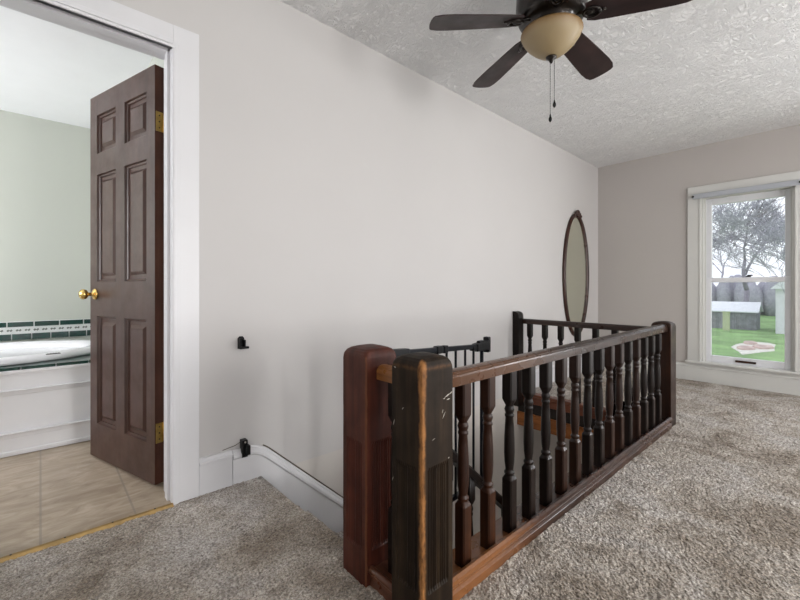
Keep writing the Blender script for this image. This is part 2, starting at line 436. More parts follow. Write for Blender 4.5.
# lower hall
struct(B(X0, XW, -1.6, YW, LZ-.1, LZ), 'floor_lower', M['carpet'], 'floor of the hall below the stairs', 'floor')
m = MB(); m.box(-1.2, XW, -1.7, -1.6, LZ, -.29); m.box(-1.3, -1.2, -1.7, YW, LZ, -.29)
struct(m, 'wall_lower', M['wall_lower'], 'walls of the hall below the stairs', 'wall')
def fascia(name, f, label):
    # f(offset_from_face, a0, a1) -> box ranges
    m = MB()
    for (o0, z0, z1, mat) in ((.012, -.075, -.004, 'fascia_brown'), (.002, -.168, -.075, 'fascia_black'), (.02, -.292, -.168, 'fascia_orange')):
        x0, x1, y0, y1 = f(o0); m.box(x0, x1, y0, y1, z0, z1, M[mat])
    o = m.build(name, None, None, .003); o['kind'] = 'structure'; tag(o, label, 'trim')
fascia('trim_1', lambda d: (HX1-.002-d, HX1+.012, HY0+.03, YW-.002), 'banded brown and orange fascia at the far end of the stairwell')
fascia('trim_2', lambda d: (1.02, HX1-.03, HY0-.036, HY0+.002+d), 'banded fascia on the long side of the stairwell')

# baseboards and skirt board
def base_prof(h, t=.018):
    return [(0, 0), (t, 0), (t, h-.03), (t+.006, h-.026), (t+.006, h-.018), (t-.002, h-.012), (t-.006, h-.002), (t-.012, h), (0, h)]
def run_y(name, x0, x1, h, label):      # against the wall Y = YW
    m = MB(); pr = base_prof(h)
    m.loft([[(x, YW-a, b) for a, b in pr] for x in (x0, x1)], None, False)
    struct(m, name, M['trim'], label, 'baseboard')
run_y('baseboard_left', .551, .7015, .170, 'short white baseboard between the door casing and the stairs')
run_y('baseboard_far', HX1+.03, XW-.002, .17, 'white baseboard below the oval mirror')
run_y('baseboard_door', X0, DX0-.115, .17, 'white baseboard left of the bathroom doorway')
m = MB()
pth = [(.704, .168), (.79, .168)]
for i in range(9):
    a = i/8; x = .79+.11*a; pth.append((x, .168-.5*sl*1.0*(a*a)*.11))
xx, zz = pth[-1]
pth += [(xx+.25, zz-.25*sl), (xx+1.0, zz-sl*1.0), (3.45, zz-sl*(3.45-xx))]
seen = []; 
for p in pth:
    if not seen or p[0]-seen[-1][0] > 1e-4: seen.append(p)
pth = seen
rings = []
for i, (x, z) in enumerate(pth):
    x1_, z1_ = pth[min(i+1, len(pth)-1)]; x0_, z0_ = pth[max(i-1, 0)]
    tx, tz = x1_-x0_, z1_-z0_; L = math.hypot(tx, tz); nx, nz = -tz/L, tx/L
    depth = .185 if x < .88 else .185+min(.30, (x-.88)*1.6)
    pr = [(0, -.0), (.010, .0), (.014, -.006), (.014, -.012), (.024, -.020), (.030, -.026), (.030, -.036), (.019, -.044)]
    ring = [(x+nx*b, YW-.001-a, z+nz*b) for a, b in pr]
    ring += [(x, YW-.019, z-depth), (x, YW-.001, z-depth)]
    rings.append(ring)
m.loft(rings, None, False)
struct(m, 'trim_3', M['trim'], 'white stair skirt board curving down the left wall', 'trim')
m = MB()      # dark line where the skirt has come away from the wall
m.tube([(x+.004, YW-.002, z+.004) for x, z in pth[6:]], .0032, 6)
m.tube([(.66, YW-.001, .178), (.72, YW-.001, .186), (.765, YW-.001, .205)], .0018, 5)
struct(m, 'trim_4', M['gap'], 'thin dark crack along the top of the skirt board', 'trim')
# window wall baseboard
def run_x(name, y0, y1, h, label):
    m = MB(); pr = base_prof(h)
    m.loft([[(XW-a, y, b) for a, b in pr] for y in (y0, y1)], None, False)
    struct(m, name, M['wintrim'], label, 'baseboard')
run_x('baseboard_right', 1.13, YW-.03, .175, 'white baseboard left of the window')
run_x('baseboard_window', .13, 1.13, .17, 'white baseboard under the window')
run_x('baseboard_end', Y0, .13, .175, 'white baseboard right of the window')

# ------------------------------------------------------------------ door casing
m = MB()
ci = DX1+.002; co = ci+.108; yf = YW-.02; co0 = DX0-.002-.108
zi = 2.045; zo = 2.15
m.box(ci, co, yf, YW, .0, zo); m.box(co0, DX0-.002, yf, YW, 0, zo); m.box(DX0-.002, ci, yf, YW, zi, zo)
for a, b_, t in ((0, .012, .028), (.016, .024, .024)):
    m.box(ci+a, ci+b_, YW-t, YW-.001, 0, zi-a); m.box(DX0-.002-b_, DX0-.002-a, YW-t, YW-.001, 0, zi-a)
    m.box(DX0-.002-b_, ci+b_, YW-t, YW-.001, zi+a, zi+b_)
struct(m, 'trim_5', M['trim'], 'wide white casing around the bathroom doorway', 'trim', bevel=.002)
m = MB()   # jambs, head and stops
m.box(DX1-.001, DX1+.02, YW-.026, YB, 0, DZ); m.box(DX0-.02, DX0+.001, YW-.026, YB, 0, DZ); m.box(DX0, DX1, YW-.026, YB, 2.06, 2.08)
m.box(DX1-.012, DX1, YW+.03, YW+.075, 0, 2.06); m.box(DX0, DX0+.012, YW+.03, YW+.075, 0, 2.06); m.box(DX0, DX1, YW+.03, YW+.075, 2.048, 2.06)
struct(m, 'trim_6', M['trim'], 'white door jamb and stops', 'trim', bevel=.0015)
m = MB(); m.loft([[(x, 2.005+dx, z) for dx, z in ((-.014, -.004), (.016, -.004), (.012, .007), (.004, .011), (-.008, .009))] for x in (DX0, DX1)], None, False)
for k in range(5):
    m.lathe([(.004, .009), (.0035, .0115), (.001, .012)], (DX0+.06+k*.15, 2.006, 0), 8, M['bronze'])
m.mats = [M['threshold'], M['bronze']]; m.mi = [0]*7+[1]*(len(m.f)-7)
tag(m.build('threshold_strip', None), 'narrow brass coloured threshold strip between carpet and tile', 'threshold')

# ------------------------------------------------------------------ panel door
A = Vector((.214, 2.905, 0)); Bv = Vector((.4135, 2.242, 0))
d = (A-Bv).normalized(); nrm = Vector((-.951, -.309, 0)); nrm = (nrm-d*nrm.dot(d)).normalized()
if nrm.dot(-Bv) < 0: nrm = -nrm
DWID = (A-Bv).length; DH0, DH1, DT = .012, 2.058, .044
# local frame: x along door from hinge, y = -normal (into the door), z up
xf = Matrix(((d.x, -nrm.x, 0, Bv.x), (d.y, -nrm.y, 0, Bv.y), (0, 0, 1, 0), (0, 0, 0, 1)))
cols = [(.078, .298), (.392, .612)]
rows = [(.205, .812), (1.005, 1.610), (1.728, 1.945)]
m = MB(); m.xf = xf
xs = [0, cols[0][0], cols[0][1], cols[1][0], cols[1][1], DWID]; zs = [DH0, rows[0][0], rows[0][1], rows[1][0], rows[1][1], rows[2][0], rows[2][1], DH1]
def quad(p, mat=M['door']): m.add(p, [(0, 1, 2, 3)], mat)
for side in (0, 1):
    y0 = 0 if side == 0 else DT; sgn = 1 if side == 0 else -1
    def Q(x0, x1, z0, z1, ya, yb=None):
        p = [(x0, ya, z0), (x1, ya, z0), (x1, ya, z1), (x0, ya, z1)]
        quad(p if side == 0 else p[::-1])
    for i in range(5):
        for j in range(7):
            if i in (1, 3) and j in (1, 3, 5):
                x0, x1, z0, z1 = xs[i], xs[i+1], zs[j], zs[j+1]
                # sticking, recess, raised field
                lv = [(0, 0), (.004, .010), (.012, .0125), (.014, .018), (.034, .018), (.050, .007)]
                rr = [[(x0+a, y0+sgn*b, z0+a), (x1-a, y0+sgn*b, z0+a), (x1-a, y0+sgn*b, z1-a), (x0+a, y0+sgn*b, z1-a)] for a, b in lv]
                for r0, r1 in zip(rr, rr[1:]):
                    for k in range(4):
                        p = [r0[k], r0[(k+1) % 4], r1[(k+1) % 4], r1[k]]; quad(p if side == 0 else p[::-1])
                quad(rr[-1] if side == 0 else rr[-1][::-1])
            else: Q(xs[i], xs[i+1], zs[j], zs[j+1], y0)
e = M['door_edge']
quad([(0, 0, DH0), (0, 0, DH1), (0, DT, DH1), (0, DT, DH0)], e); quad([(DWID, 0, DH0), (DWID, DT, DH0), (DWID, DT, DH1), (DWID, 0, DH1)], e)
quad([(0, 0, DH1), (DWID, 0, DH1), (DWID, DT, DH1), (0, DT, DH1)], e); quad([(0, 0, DH0), (0, DT, DH0), (DWID, DT, DH0), (DWID, 0, DH0)], e)
door = m.build('door_1', None, None, 0); door['kind'] = 'structure'
tag(door, 'dark brown six panel wooden door standing open into the bathroom', 'door')
m = MB(); kx, kz = DWID-.062, .935
for s in (1, -1):
    y = 0 if s == 1 else DT
    m.xf = xf @ Matrix.Translation((kx, y, kz)) @ Matrix.Rotation(PI/2*s, 4, 'X')
    m.lathe([(.001, 0), (.031, 0), (.032, .004), (.026, .010), (.012, .014), (.010, .020), (.010, .034), (.016, .038), (.026, .046), (.029, .056), (.027, .066), (.018, .074), (.001, .077)], seg=28)
tag(m.build('door_knob', M['brass'], door), 'polished brass knob')
for hz in (.26, 1.785):
    m = MB(); m.xf = xf
    m.box(-.0025, -.0002, .004, .040, hz-.048, hz+.048, M['brass_old'])
    m.lathe([(.001, hz-.054), (.0065, hz-.052), (.0065, hz+.052), (.001, hz+.054)], (-.005, .042, 0), 12, M['brass'])
    m.box(-.036, .0, .0425, .045, hz-.048, hz+.048, M['brass_old'])
    for q in (-.03, 0, .03): m.lathe([(.004, -.002), (.0035, -.0040), (.001, -.0045)], (0, .020, hz+q), 8, M['bronze'], 'x')
    tag(m.build('hinge', None, door), 'brass butt hinge')

# ------------------------------------------------------------------ bathroom
BX0, BX1, BY1, BZ = -2.3, .505, 4.42, 2.365
struct(B(X0, BX1+.15, YB-.155, BY1+.1, -.25, -.002), 'floor_bathroom', M['tile'], 'beige stone look tile floor of the bathroom', 'floor')
struct(B(BX0-.1, BX1+.15, BY1, BY1+.12, 0, ZT), 'wall_bathroom_back', M['bathwall'], 'pale sage green wall behind the bathtub', 'wall')
struct(B(BX1, BX1+.12, YB, BY1, 0, ZT), 'wall_bathroom_right', M['bathwall'], 'pale sage green wall behind the open door', 'wall')
struct(wall_x(BX0-.12, BX0, YB, BY1, 0, ZT, [(2.6, 3.9, .9, 2.1)]), 'wall_bathroom_left', M['bathwall'], 'bathroom window wall', 'wall')
struct(B(BX0-.12, BX1+.12, YB-.0, BY1+.1, BZ, ZT), 'ceiling_bathroom', M['bathceil'], 'bright white ceiling of the bathroom', 'ceiling')
struct(B(BX1-.02, BX1, 2.27, 3.2, 0, .13), 'baseboard_bathroom', M['trim'], 'white baseboard behind the open door', 'baseboard', bevel=.003)
# tile border on the wall above the tub
m = MB(); yb = BY1
m.box(BX0, BX1, yb-.008, yb-.001, .553, .703, M['grout'])
x = BX0+.03; k = 0
tw = .158
x = -.196-tw*14+.003
while x < BX1-.01:
    m.box(max(BX0, x), min(BX1, x+tw-.007), yb-.012, yb-.006, .660, .698, M['green_tile']); x += tw
tb = .117; x = -.17-tb*18+.003
while x < BX1-.01:
    m.box(max(BX0, x), min(BX1, x+tb-.006), yb-.012, yb-.006, .556, .603, M['green_tile']); x += tb
x = BX0+.02
while x < BX1-.03:          # little twisted leaf motifs on the white strip
    m.add([(x, yb-.0095, .632), (x+.010, yb-.0095, .642), (x+.020, yb-.0095, .634), (x+.030, yb-.0095, .643), (x+.036, yb-.0095, .632), (x+.026, yb-.0095, .622), (x+.018, yb-.0095, .630), (x+.008, yb-.0095, .622)],
          [(7, 6, 5, 4, 3, 2, 1, 0)], M['mosaic_dark'])
    x += .052
struct(m, 'trim_7', None, 'dark green and white tile border on the bathroom wall', 'trim')
# bathtub in its tiled deck
tub = empty('bathtub', (-.8, 3.8, 0), 'white oval drop in bathtub behind a white panelled apron', 'bathtub')
TX0, TX1, TY0, TY1, TZ = BX0+.005, BX1-.004, 3.24, BY1-.003, .505
ex, ey, ea, eb = -.62, 3.83, 1.0, .545
def sup(a, b, z, n=64, p=2.35):
    r = []
    for j in range(n):
        t = 2*PI*j/n; c_, s_ = math.cos(t), math.sin(t)
        r.append((ex+a*math.copysign(abs(c_)**(2/p), c_), ey+b*math.copysign(abs(s_)**(2/p), s_), z))
    return r
m = MB()
m.loft([sup(ea-.05, eb-.05, TZ+.002), sup(ea, eb, TZ+.004), sup(ea+.003, eb+.003, TZ+.022), sup(ea-.008, eb-.008, TZ+.040), sup(ea-.04, eb-.04, TZ+.050), sup(ea-.085, eb-.085, TZ+.046),
        sup(ea-.11, eb-.11, TZ+.02), sup(ea-.15, eb-.14, TZ-.15), sup(ea-.26, eb-.24, TZ-.38), sup(ea-.4, eb-.33, TZ-.42), sup(.1, .05, TZ-.43)], None, True, True)
m.build('tub_shell', M['acrylic'], tub)
m = MB()   # deck with an oval opening (a ring of quads) and the panelled apron
out = []
for j in range(64):
    t = 2*PI*j/64; c_, s_ = math.cos(t), math.sin(t)
    k = 1/max(abs(c_)/1, abs(s_)/1)
    px_, py_ = c_*k, s_*k
    out.append(((TX0+TX1)/2+px_*(TX1-TX0)/2, (TY0+TY1)/2+py_*(TY1-TY0)/2, TZ))
inn = sup(ea-.04, eb-.04, TZ)
m.add(out+inn, [(j, (j+1) % 64, 64+(j+1) % 64, 64+j) for j in range(64)], M['green_tile'])
m.build('deck', None, tub)
m = MB()
m.box(TX0, TX1, TY0, TY0+.02, 0, TZ-.012)
m.box(TX0, TX1, TY0-.012, TY0, .47, .488)      # top bead
def mould(z0, z1, t0, t1):
    m.loft([[(x, TY0-a, b) for a, b in ((0, z0), (t0, z0), (t0, (z0+z1)/2), (t1, z1-.004), (t1*.4, z1), (0, z1))] for x in (TX0, TX1)])
mould(.345, .378, .008, .018)
m.box(TX0, TX1, TY0-.020, TY0, .0, .108)
mould(.100, .135, .022, .034)
mould(0.0, .03, .028, .028)
m.build('apron', M['apron'], tub, .003)
m = MB(); x = TX0
while x < TX1-.01:
    m.box(x, min(TX1, x+.151), TY0-.006, TY0+.004, .491, TZ+.003); x += .158
m.build('tile_edge', M['green_tile'], tub)
m = MB(); m.xf = Matrix.Translation((.06, ey-eb+.035, TZ+.051)) @ Matrix.Rotation(.15, 4, 'Z')
m.box(-.035, .035, -.01, .01, 0, .004)
for k in range(5): m.box(-.03+k*.013, -.022+k*.013, -.007, .007, .004, .006)
m.build('overflow_grille', M['bronze'], tub)

# ------------------------------------------------------------------ railing
def newel_mesh(zlo, ztop, flutes=True, hw=HW):
    """square post, reeded panel on each face, domed cap"""
    def ring(z, k, s=1.0, rc=.006):
        pts = []; ns = 72
        hs = hw*s
        for side in range(4):
            for i in range(ns):
                u = -1+2*i/ns
                dep = 0
                if k > 0 and abs(u) < .66:
                    ph = (u+.66)/1.32*9
                    dep = k*.0055*abs(math.sin(PI*ph))**.6
                x = u*hs; y = -hs+dep
                e_ = 1-abs(u)
                cut = rc/hs
                if e_ < cut:  # round the arris
                    q = 1-e_/cut; y += rc*(1-math.sqrt(max(0, 1-q*q)))*.6
                a = side*PI/2; ca, sa = round(math.cos(a)), round(math.sin(a))
                pts.append((x*ca-y*sa, x*sa+y*ca, z))
        return pts
    R = [ring(zlo, 0), ring(.105, 0)]
    if flutes: R += [ring(.107, 0), ring(.118, 1), ring(.452, 1), ring(.466, 0)]
    R += [ring(ztop-.045, 0), ring(ztop-.034, 0, .995, .01), ring(ztop-.024, 0, .965, .014), ring(ztop-.015, 0, .90, .02), ring(ztop-.008, 0, .75, .02), ring(ztop-.003, 0, .5, .02), ring(ztop, 0, .2, .01), ring(ztop+.0005, 0, .02, .0005)]
    return R
def newel(name, x, y, zlo, ztop, mat, parent, label, flutes=True, hw=HW):
    m = MB(); m.loft([[(x+p[0], y+p[1], p[2]) for p in r] for r in newel_mesh(zlo, ztop, flutes, hw)], None, False)
    return tag(m.build(name, mat, parent, origin=(x, y, 0)), label)

def rail_sweep(p0, p1, side, w_, z_, mat, parent, name, label=None, up=Vector((0, 0, 1))):
    pr = [(-.5, 0), (.5, 0), (.5, .62), (.47, .72), (.40, .80), (.40, .86), (.30, .95), (.12, 1), (-.12, 1), (-.30, .95), (-.40, .86), (-.40, .80), (-.47, .72), (-.5, .62)]
    m = MB(); m.loft([[tuple(Vector(p)+side*a*w_+up*(b*z_)) for a, b in pr] for p in (p0, p1)], None, False)
    return tag(m.build(name, mat, parent), label)

def baluster_mesh(h, seg=24):
    """origin at the foot; square ends and a turned shaft; h is full height"""
    k = h/.61
    prof = [(0, .0215, 1), (.195, .0215, 1), (.199, .0215, .9), (.212, .0165, .3), (.216, .0165, 0), (.219, .0195, 0), (.226, .0195, 0), (.230, .0150, 0), (.238, .0152, 0),
            (.262, .0185, 0), (.300, .0203, 0), (.350, .0195, 0), (.400, .0170, 0), (.432, .0148, 0), (.436, .0175, 0), (.443, .0175, 0), (.447, .0145, 0), (.453, .0165, 0), (.462, .0188, 0), (.471, .0165, 0), (.476, .0140, 0),
            (.480, .0150, .3), (.500, .0215, .9), (.504, .0215, 1), (.61, .0215, 1)]
    rings = []
    for z, r, sq in prof:
        ring = []
        for j in range(seg):
            a = 2*PI*(j+.5)/seg; c_, s_ = math.cos(a), math.sin(a)
            q = 1/max(abs(c_), abs(s_)); f = 1+(q-1)*sq
            ring.append((r*f*c_, r*f*s_, z*k))
        rings.append(ring)
    m = MB(); m.loft(rings, None, False)
    return m
def baluster_obj(mat, h, name='baluster'):
    o = baluster_mesh(h).build(name, mat, None, origin=(0, 0, 0))
    return o.data
def smooth_round(me):
    for p in me.polygons:
        zc = sum(me.vertices[i].co.z for i in p.vertices)/len(p.vertices)
        p.use_smooth = .213 < zc < .478
meshes = {}
def get_bal(matname, h):
    k = (matname, h)
    if k not in meshes:
        o = baluster_mesh(h).build('baluster', M[matname], None, origin=(0, 0, 0)); smooth_round(o.data)
        meshes[k] = o.data; bpy.data.objects.remove(o)
    return meshes[k]
def place_bal(matname, h, loc, parent, label=None, rz=0):
    o = bpy.data.objects.new('baluster', get_bal(matname, h)); COL.objects.link(o)
    o.parent = parent; o.location = Vector(loc)-wloc(parent); o.rotation_euler.z = rz
    return tag(o, label)

YR = .858
rl = empty('landing_railing', (.85, .858, 0), 'long dark turned baluster railing from the scratched front newel to the far newel', 'railing')
nf = newel('newel_post', .850, .8465, -.01, .776, M['newel_dark'], rl, 'near newel post with rubbed orange corner and white scratches', True, .0655)
# pale nicks in the finish
for (face, a, z, L, ang, w_) in (('y', .91-.020, .655, .028, .35, .0022), ('y', .893, .643, .016, .1, .0016), ('y', .875, .648, .010, .2, .0012), ('y', .874, .60, .022, 1.0, .0012), ('y', .868, .612, .012, 1.3, .001),
                             ('y', .905, .66, .012, .5, .002), ('x', .895, .735, .010, -.4, .0022), ('x', .900, .57, .02, 1.3, .001), ('x', .905, .40, .015, 1.2, .001), ('x', .86, .62, .01, .9, .001), ('y', .895, .47, .006, .9, .002), ('y', .83, .54, .012, .3, .0008)):
    ca, sa = math.cos(ang)*L/2, math.sin(ang)*L/2; na, nb = -math.sin(ang)*w_, math.cos(ang)*w_
    pts = [(-ca, -sa), (na, nb), (ca, sa), (-na, -nb)]
    if face == 'y':
        f0 = [(a+p, .781-.0006, z+q) for p, q in pts]; f1 = [(a+p, .7815, z+q) for p, q in pts]
    else:
        f0 = [(.7845-.0006, a-p, z+q) for p, q in pts]; f1 = [(.785, a-p, z+q) for p, q in pts]
    m = MB(); m.add(f0+f1, [(0, 1, 2, 3), (7, 6, 5, 4), (0, 4, 5, 1), (1, 5, 6, 2), (2, 6, 7, 3), (3, 7, 4, 0)])
    m.build('scratch', M['chip'], nf)
newel('newel_post', 3.312, .868, -.01, .735, M['midbrown'], rl, 'far newel post', False, .062)
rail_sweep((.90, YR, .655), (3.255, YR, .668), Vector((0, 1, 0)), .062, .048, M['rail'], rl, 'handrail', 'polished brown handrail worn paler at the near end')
# shoe: base board, top board and rounded nosing
m = MB()
def shoe(mb, y0, y1, x0, x1):
    pr = [(y0+.012, -.02), (y1, -.02), (y1, .045), (y0+.030, .045), (y0+.028, .060), (y0+.022, .072), (y0+.010, .075), (y0+.001, .068), (y0-.002, .056), (y0+.004, .046), (y0+.012, .042), (y0+.010, .034), (y0+.002, .028), (y0+.002, .0)]
    mb.loft([[(x, y, z) for y, z in pr] for x in (x0, x1)], None, False)
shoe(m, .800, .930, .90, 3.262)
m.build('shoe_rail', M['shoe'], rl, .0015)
lab = {'brown': 'red brown baluster', 'midbrown': None, 'dark': None}
for i in range(16):
    x = 1.056+i*.1388
    mt = 'brown' if i in (0, 1) else ('midbrown' if i in (5, 6, 9, 10, 12) else 'dark')
    place_bal(mt, .612, (x, YR, .044), rl, lab[mt])

# short piece between the two near newels, and the railing running down the stairs
sr = empty('stair_railing', (.849, 1.10, 0), 'railing with reddish newel post descending beside the stairs', 'railing')
newel('newel_post', .850, 1.103, -.01, .774, M['newel_red'], sr, 'reddish brown reeded newel post', True, .067)
rail_sweep((.855, .905, .668), (.855, 1.045, .668), Vector((1, 0, 0)), .056, .046, M['railorange'], sr, 'short_handrail', 'orange brown rail linking the two near newels')
m = MB(); m.box(.80, .90, .905, 1.045, -.01, .052)
m.tube([(.803, .905, .052), (.803, 1.045, .052)], .012, 10)
m.build('short_shoe_rail', M['shoey'], sr, .002)
place_bal('dark', .616, (.858, .972, .052), sr)
def srz(x): return .125-.9*(x-1.47)
ang = math.atan(.885)
rail_sweep((.905, 1.10, srz(.905)-.05), (3.2, 1.10, srz(3.2)-.05), Vector((0, 1, 0)), .058, .05, M['dark'], sr, 'stair_handrail')
for i in range(15):
    x = HX0+.07+RUN*.66*i*1.0
    if x > 3.15: break
    zt_ = srz(x)-.045; zb_ = -sl*(x-HX0)+.02
    o = place_bal('dark', .50, (x, 1.10-.045, zb_-.02), sr); o.location.y = 1.10-1.10
    o.scale.z = (zt_-zb_+.03)/.50
newel('newel_post', 3.25, 1.10, LZ, LZ+1.05, M['midbrown'], sr, None, False)
# railing across the far end of the stairwell
br = empty('back_railing', (3.30, 1.5, 0), 'short dark railing across the far end of the stairwell, in front of the mirror', 'railing')
m = MB()
hw = .033
R = []
for z, s in ((-.1, 1), (.70, 1), (.725, .97), (.742, .85), (.752, .6), (.757, .2)):
    R.append([(3.235-hw, YW-.004-.06*s, z), (3.235+hw*1.6, YW-.004-.06*s, z), (3.235+hw*1.6, YW-.004, z), (3.235-hw, YW-.004, z)])
m.loft(R, None, False)
tag(m.build('newel_post', M['dark'], br, .003), 'slim half newel fixed to the wall')
rail_sweep((3.30, .925, .645), (3.30, YW-.055, .645), Vector((1, 0, 0)), .055, .045, M['railx'], br, 'handrail')
m = MB(); m.box(3.262, 3.345, .93, YW-.066, -.01, .02); m.tube([(3.264, .93, .012), (3.264, YW-.066, .012)], .012, 10)
m.build('shoe_rail', M['fascia_brown'], br, .002)
for i in range(7): place_bal('dark', .632, (3.30, 1.909-i*.1442, .018), br)

# ------------------------------------------------------------------ safety gate (swung open over the stairs)
GA = Vector((.925, 1.105, 0)); GB = Vector((1.735, 1.252, 0)); gd = (GB-GA).normalized(); gn = Vector((-gd.y, gd.x, 0))
gt = empty('safety_gate', (GA.x, GA.y, 0), 'black metal safety gate swung open from the reddish newel over the stairs', 'safety gate')
GL = (GB-GA).length
GATE_S = (.03, .10, .18, .257, .335, .42, .50, .59, .675, .765)
def g(s, z, off=0): p = GA+gd*s+gn*off; return (p.x, p.y, z)
def gz(s): return .742-.062*s/GL
def gbox(mb, s0, s1, z0, z1, t, z2=None, z3=None):
    z2 = z0 if z2 is None else z2; z3 = z1 if z3 is None else z3
    mb.add([g(s0, z0, -t), g(s1, z2, -t), g(s1, z2, t), g(s0, z0, t), g(s0, z1, -t), g(s1, z3, -t), g(s1, z3, t), g(s0, z1, t)],
           [(0, 1, 2, 3), (7, 6, 5, 4), (0, 4, 5, 1), (1, 5, 6, 2), (2, 6, 7, 3), (3, 7, 4, 0)])
m = MB(); gbox(m, .02, GL, gz(.02)-.022, gz(.02), .009, gz(GL)-.022, gz(GL)); m.build('top_rail', M['gate'], gt, .003)
m = MB(); gbox(m, .02, GL, .04, .062, .009, -.022, .0); m.build('bottom_rail', M['gate'], gt, .003)
for i, s in enumerate(GATE_S):
    r = .0095 if i in (0, 4, 9) else .0058
    m = MB(); zb = .05-.062*s/GL; m.tube([g(s, zb), g(s, gz(s)-.01)], r, 10); m.build('bar', M['gate'], gt)
m = MB(); gbox(m, GL-.135, GL-.005, gz(GL)-.026, gz(GL)+.012, .019, gz(GL)-.030, gz(GL)+.020); gbox(m, GL-.17, GL-.13, gz(GL)-.018, gz(GL)+.004, .013, gz(GL)-.022, gz(GL)+.010)
gbox(m, GL-.012, GL+.018, gz(GL)-.045, gz(GL)+.035, .016)
gbox(m, GL-.10, GL-.05, gz(GL)+.01, gz(GL)+.024, .010)
m.build('latch_handle', M['black'], gt, .005)
m = MB(); gbox(m, .0, .13, gz(0)-.028, gz(0)+.006, .014, gz(.1)-.02, gz(.1)+.003); gbox(m, -.012, .022, gz(0)-.06, gz(0)+.012, .012)
gbox(m, -.012, .022, .02, .09, .012); m.build('hinge', M['black'], gt, .004)
m = MB(); gbox(m, .33, .37, gz(.35)-.027, gz(.35)+.006, .013); gbox(m, .385, .415, gz(.4)-.027, gz(.4)+.006, .013); m.build('slider_clamp', M['black'], gt, .003)

# wall sockets for the gate
def bracket(z, h, low):
    m = MB(); x = .748; w_ = .016
    m.add([(x-w_, YW-.008, z-h/2), (x+w_, YW-.008, z-h/2), (x+w_, YW-.008, z+h/2-.010), (x+w_*.5, YW-.008, z+h/2), (x-w_*.5, YW-.008, z+h/2), (x-w_, YW-.008, z+h/2-.010),
           (x-w_, YW, z-h/2), (x+w_, YW, z-h/2), (x+w_, YW, z+h/2-.010), (x+w_*.5, YW, z+h/2), (x-w_*.5, YW, z+h/2), (x-w_, YW, z+h/2-.010)],
          [(0, 1, 2, 3, 4, 5), (11, 10, 9, 8, 7, 6)]+[(i, i+6, (i+1) % 6+6, (i+1) % 6) for i in range(6)])
    return m, x
m, x = bracket(.697, .062, False)
m.box(x-.014, x-.008, YW-.034, YW-.006, .672, .720); m.box(x+.008, x+.014, YW-.034, YW-.006, .672, .712); m.box(x-.014, x+.030, YW-.036, YW-.006, .667, .678)
o = m.build('gate_bracket', M['black'], None, .002); tag(o, 'small black gate socket screwed high on the wall right of the door casing', 'bracket')
m = MB(); x = .757
m.box(x-.014, x+.014, YW-.036, YW, .128, .212); m.box(x-.004, x+.020, YW-.056, YW-.030, .142, .188)
m.lathe([(.001, 0), (.005, 0), (.005, .004), (.001, .005)], (x, YW-.040, .203), 8, M['chip'], 'y')
m.mats = [M['black'], M['chip']]; m.mi = [0]*12+[1]*(len(m.f)-12)
o = m.build('gate_bracket', None, None, .003); tag(o, 'small black gate socket low on the wall at the curved top of the skirt board', 'bracket')

# ------------------------------------------------------------------ oval mirror
mr = empty('wall_mirror', (4.475, YW, .42), 'tall oval mirror in a carved dark frame on the white wall', 'mirror')
mcx, mcz, ma, mb_ = 4.475, 1.115, .285, .665
pts = [(mcx+ma*math.cos(t), YW-.022, mcz+mb_*math.sin(t)) for t in (2*PI*i/72 for i in range(72))]
m = MB(); rings = []
for i in range(72):
    t = 2*PI*i/72; nx, nz = math.cos(t)*mb_, math.sin(t)*ma; L = math.hypot(nx, nz); nx /= L; nz /= L
    px_, pz_ = mcx+ma*math.cos(t), mcz+mb_*math.sin(t)
    pr = [(-.022, .002), (-.022, .016), (-.014, .022), (-.006, .030), (.006, .034), (.018, .028), (.026, .014), (.026, .002)]
    rings.append([(px_+nx*a, YW-b, pz_+nz*a) for a, b in pr])
m.loft(rings, None, True, False, True); m.build('frame', M['mirrorframe'], mr)
m = MB(); ring = [(mcx+(ma-.012)*math.cos(2*PI*i/64), YW-.012, mcz+(mb_-.012)*math.sin(2*PI*i/64)) for i in range(64)]
ring2 = [(a, YW-.003, c_) for a, b_, c_ in ring]
m.add(ring+ring2, [tuple(range(64)), tuple(range(127, 63, -1))]+[(i, i+64, (i+1) % 64+64, (i+1) % 64) for i in range(64)])
m.build('mirror_glass', M['mirror'], mr)
m = MB()
for (dx, dz, r) in ((0, .035, .030), (-.04, .018, .024), (.04, .018, .024), (-.078, -.002, .018), (.078, -.002, .018), (0, .005, .026), (-.022, .042, .016), (.022, .042, .016)):
    m.xf = Matrix.Translation((mcx+dx, YW-.030, mcz+mb_+dz)) @ Matrix.Diagonal((1, .8, 1, 1))
    m.lathe([(.0005, -r), (r*.5, -r*.86), (r*.87, -r*.5), (r, 0), (r*.87, r*.5), (r*.5, r*.86), (.0005, r)], seg=14)
m.build('carved_crest', M['mirrorframe'], mr)

# ------------------------------------------------------------------ window
wn = empty('window_1', (XW, .63, 0), 'white double hung window with bare trees and lawn outside', 'window', kind='structure')
m = MB()
xo = XW-.022
m.box(xo, XW, WY1, WY1+.112, .205, 2.026); m.box(xo, XW, WY0-.112, WY0, .205, 2.026); m.box(xo-.001, XW, WY0-.112, WY1+.112, WZ1, 2.026)
m.box(xo-.006, XW, WY1-.004, WY1+.012, .21, WZ1); m.box(xo-.006, XW, WY0-.012, WY0+.004, .21, WZ1)
m.build('casing', M['wintrim'], wn, .003)
m = MB(); m.box(XW-.001, XW+.16, WY1-.022, WY1+.001, WZ0, WZ1); m.box(XW-.001, XW+.16, WY0-.001, WY0+.022, WZ0, WZ1); m.box(XW-.001, XW+.16, WY0, WY1, WZ1-.02, WZ1+.001)
m.box(XW+.04, XW+.052, WY1-.036, WY1-.02, WZ0, WZ1); m.box(XW+.04, XW+.052, WY0+.02, WY0+.036, WZ0, WZ1)
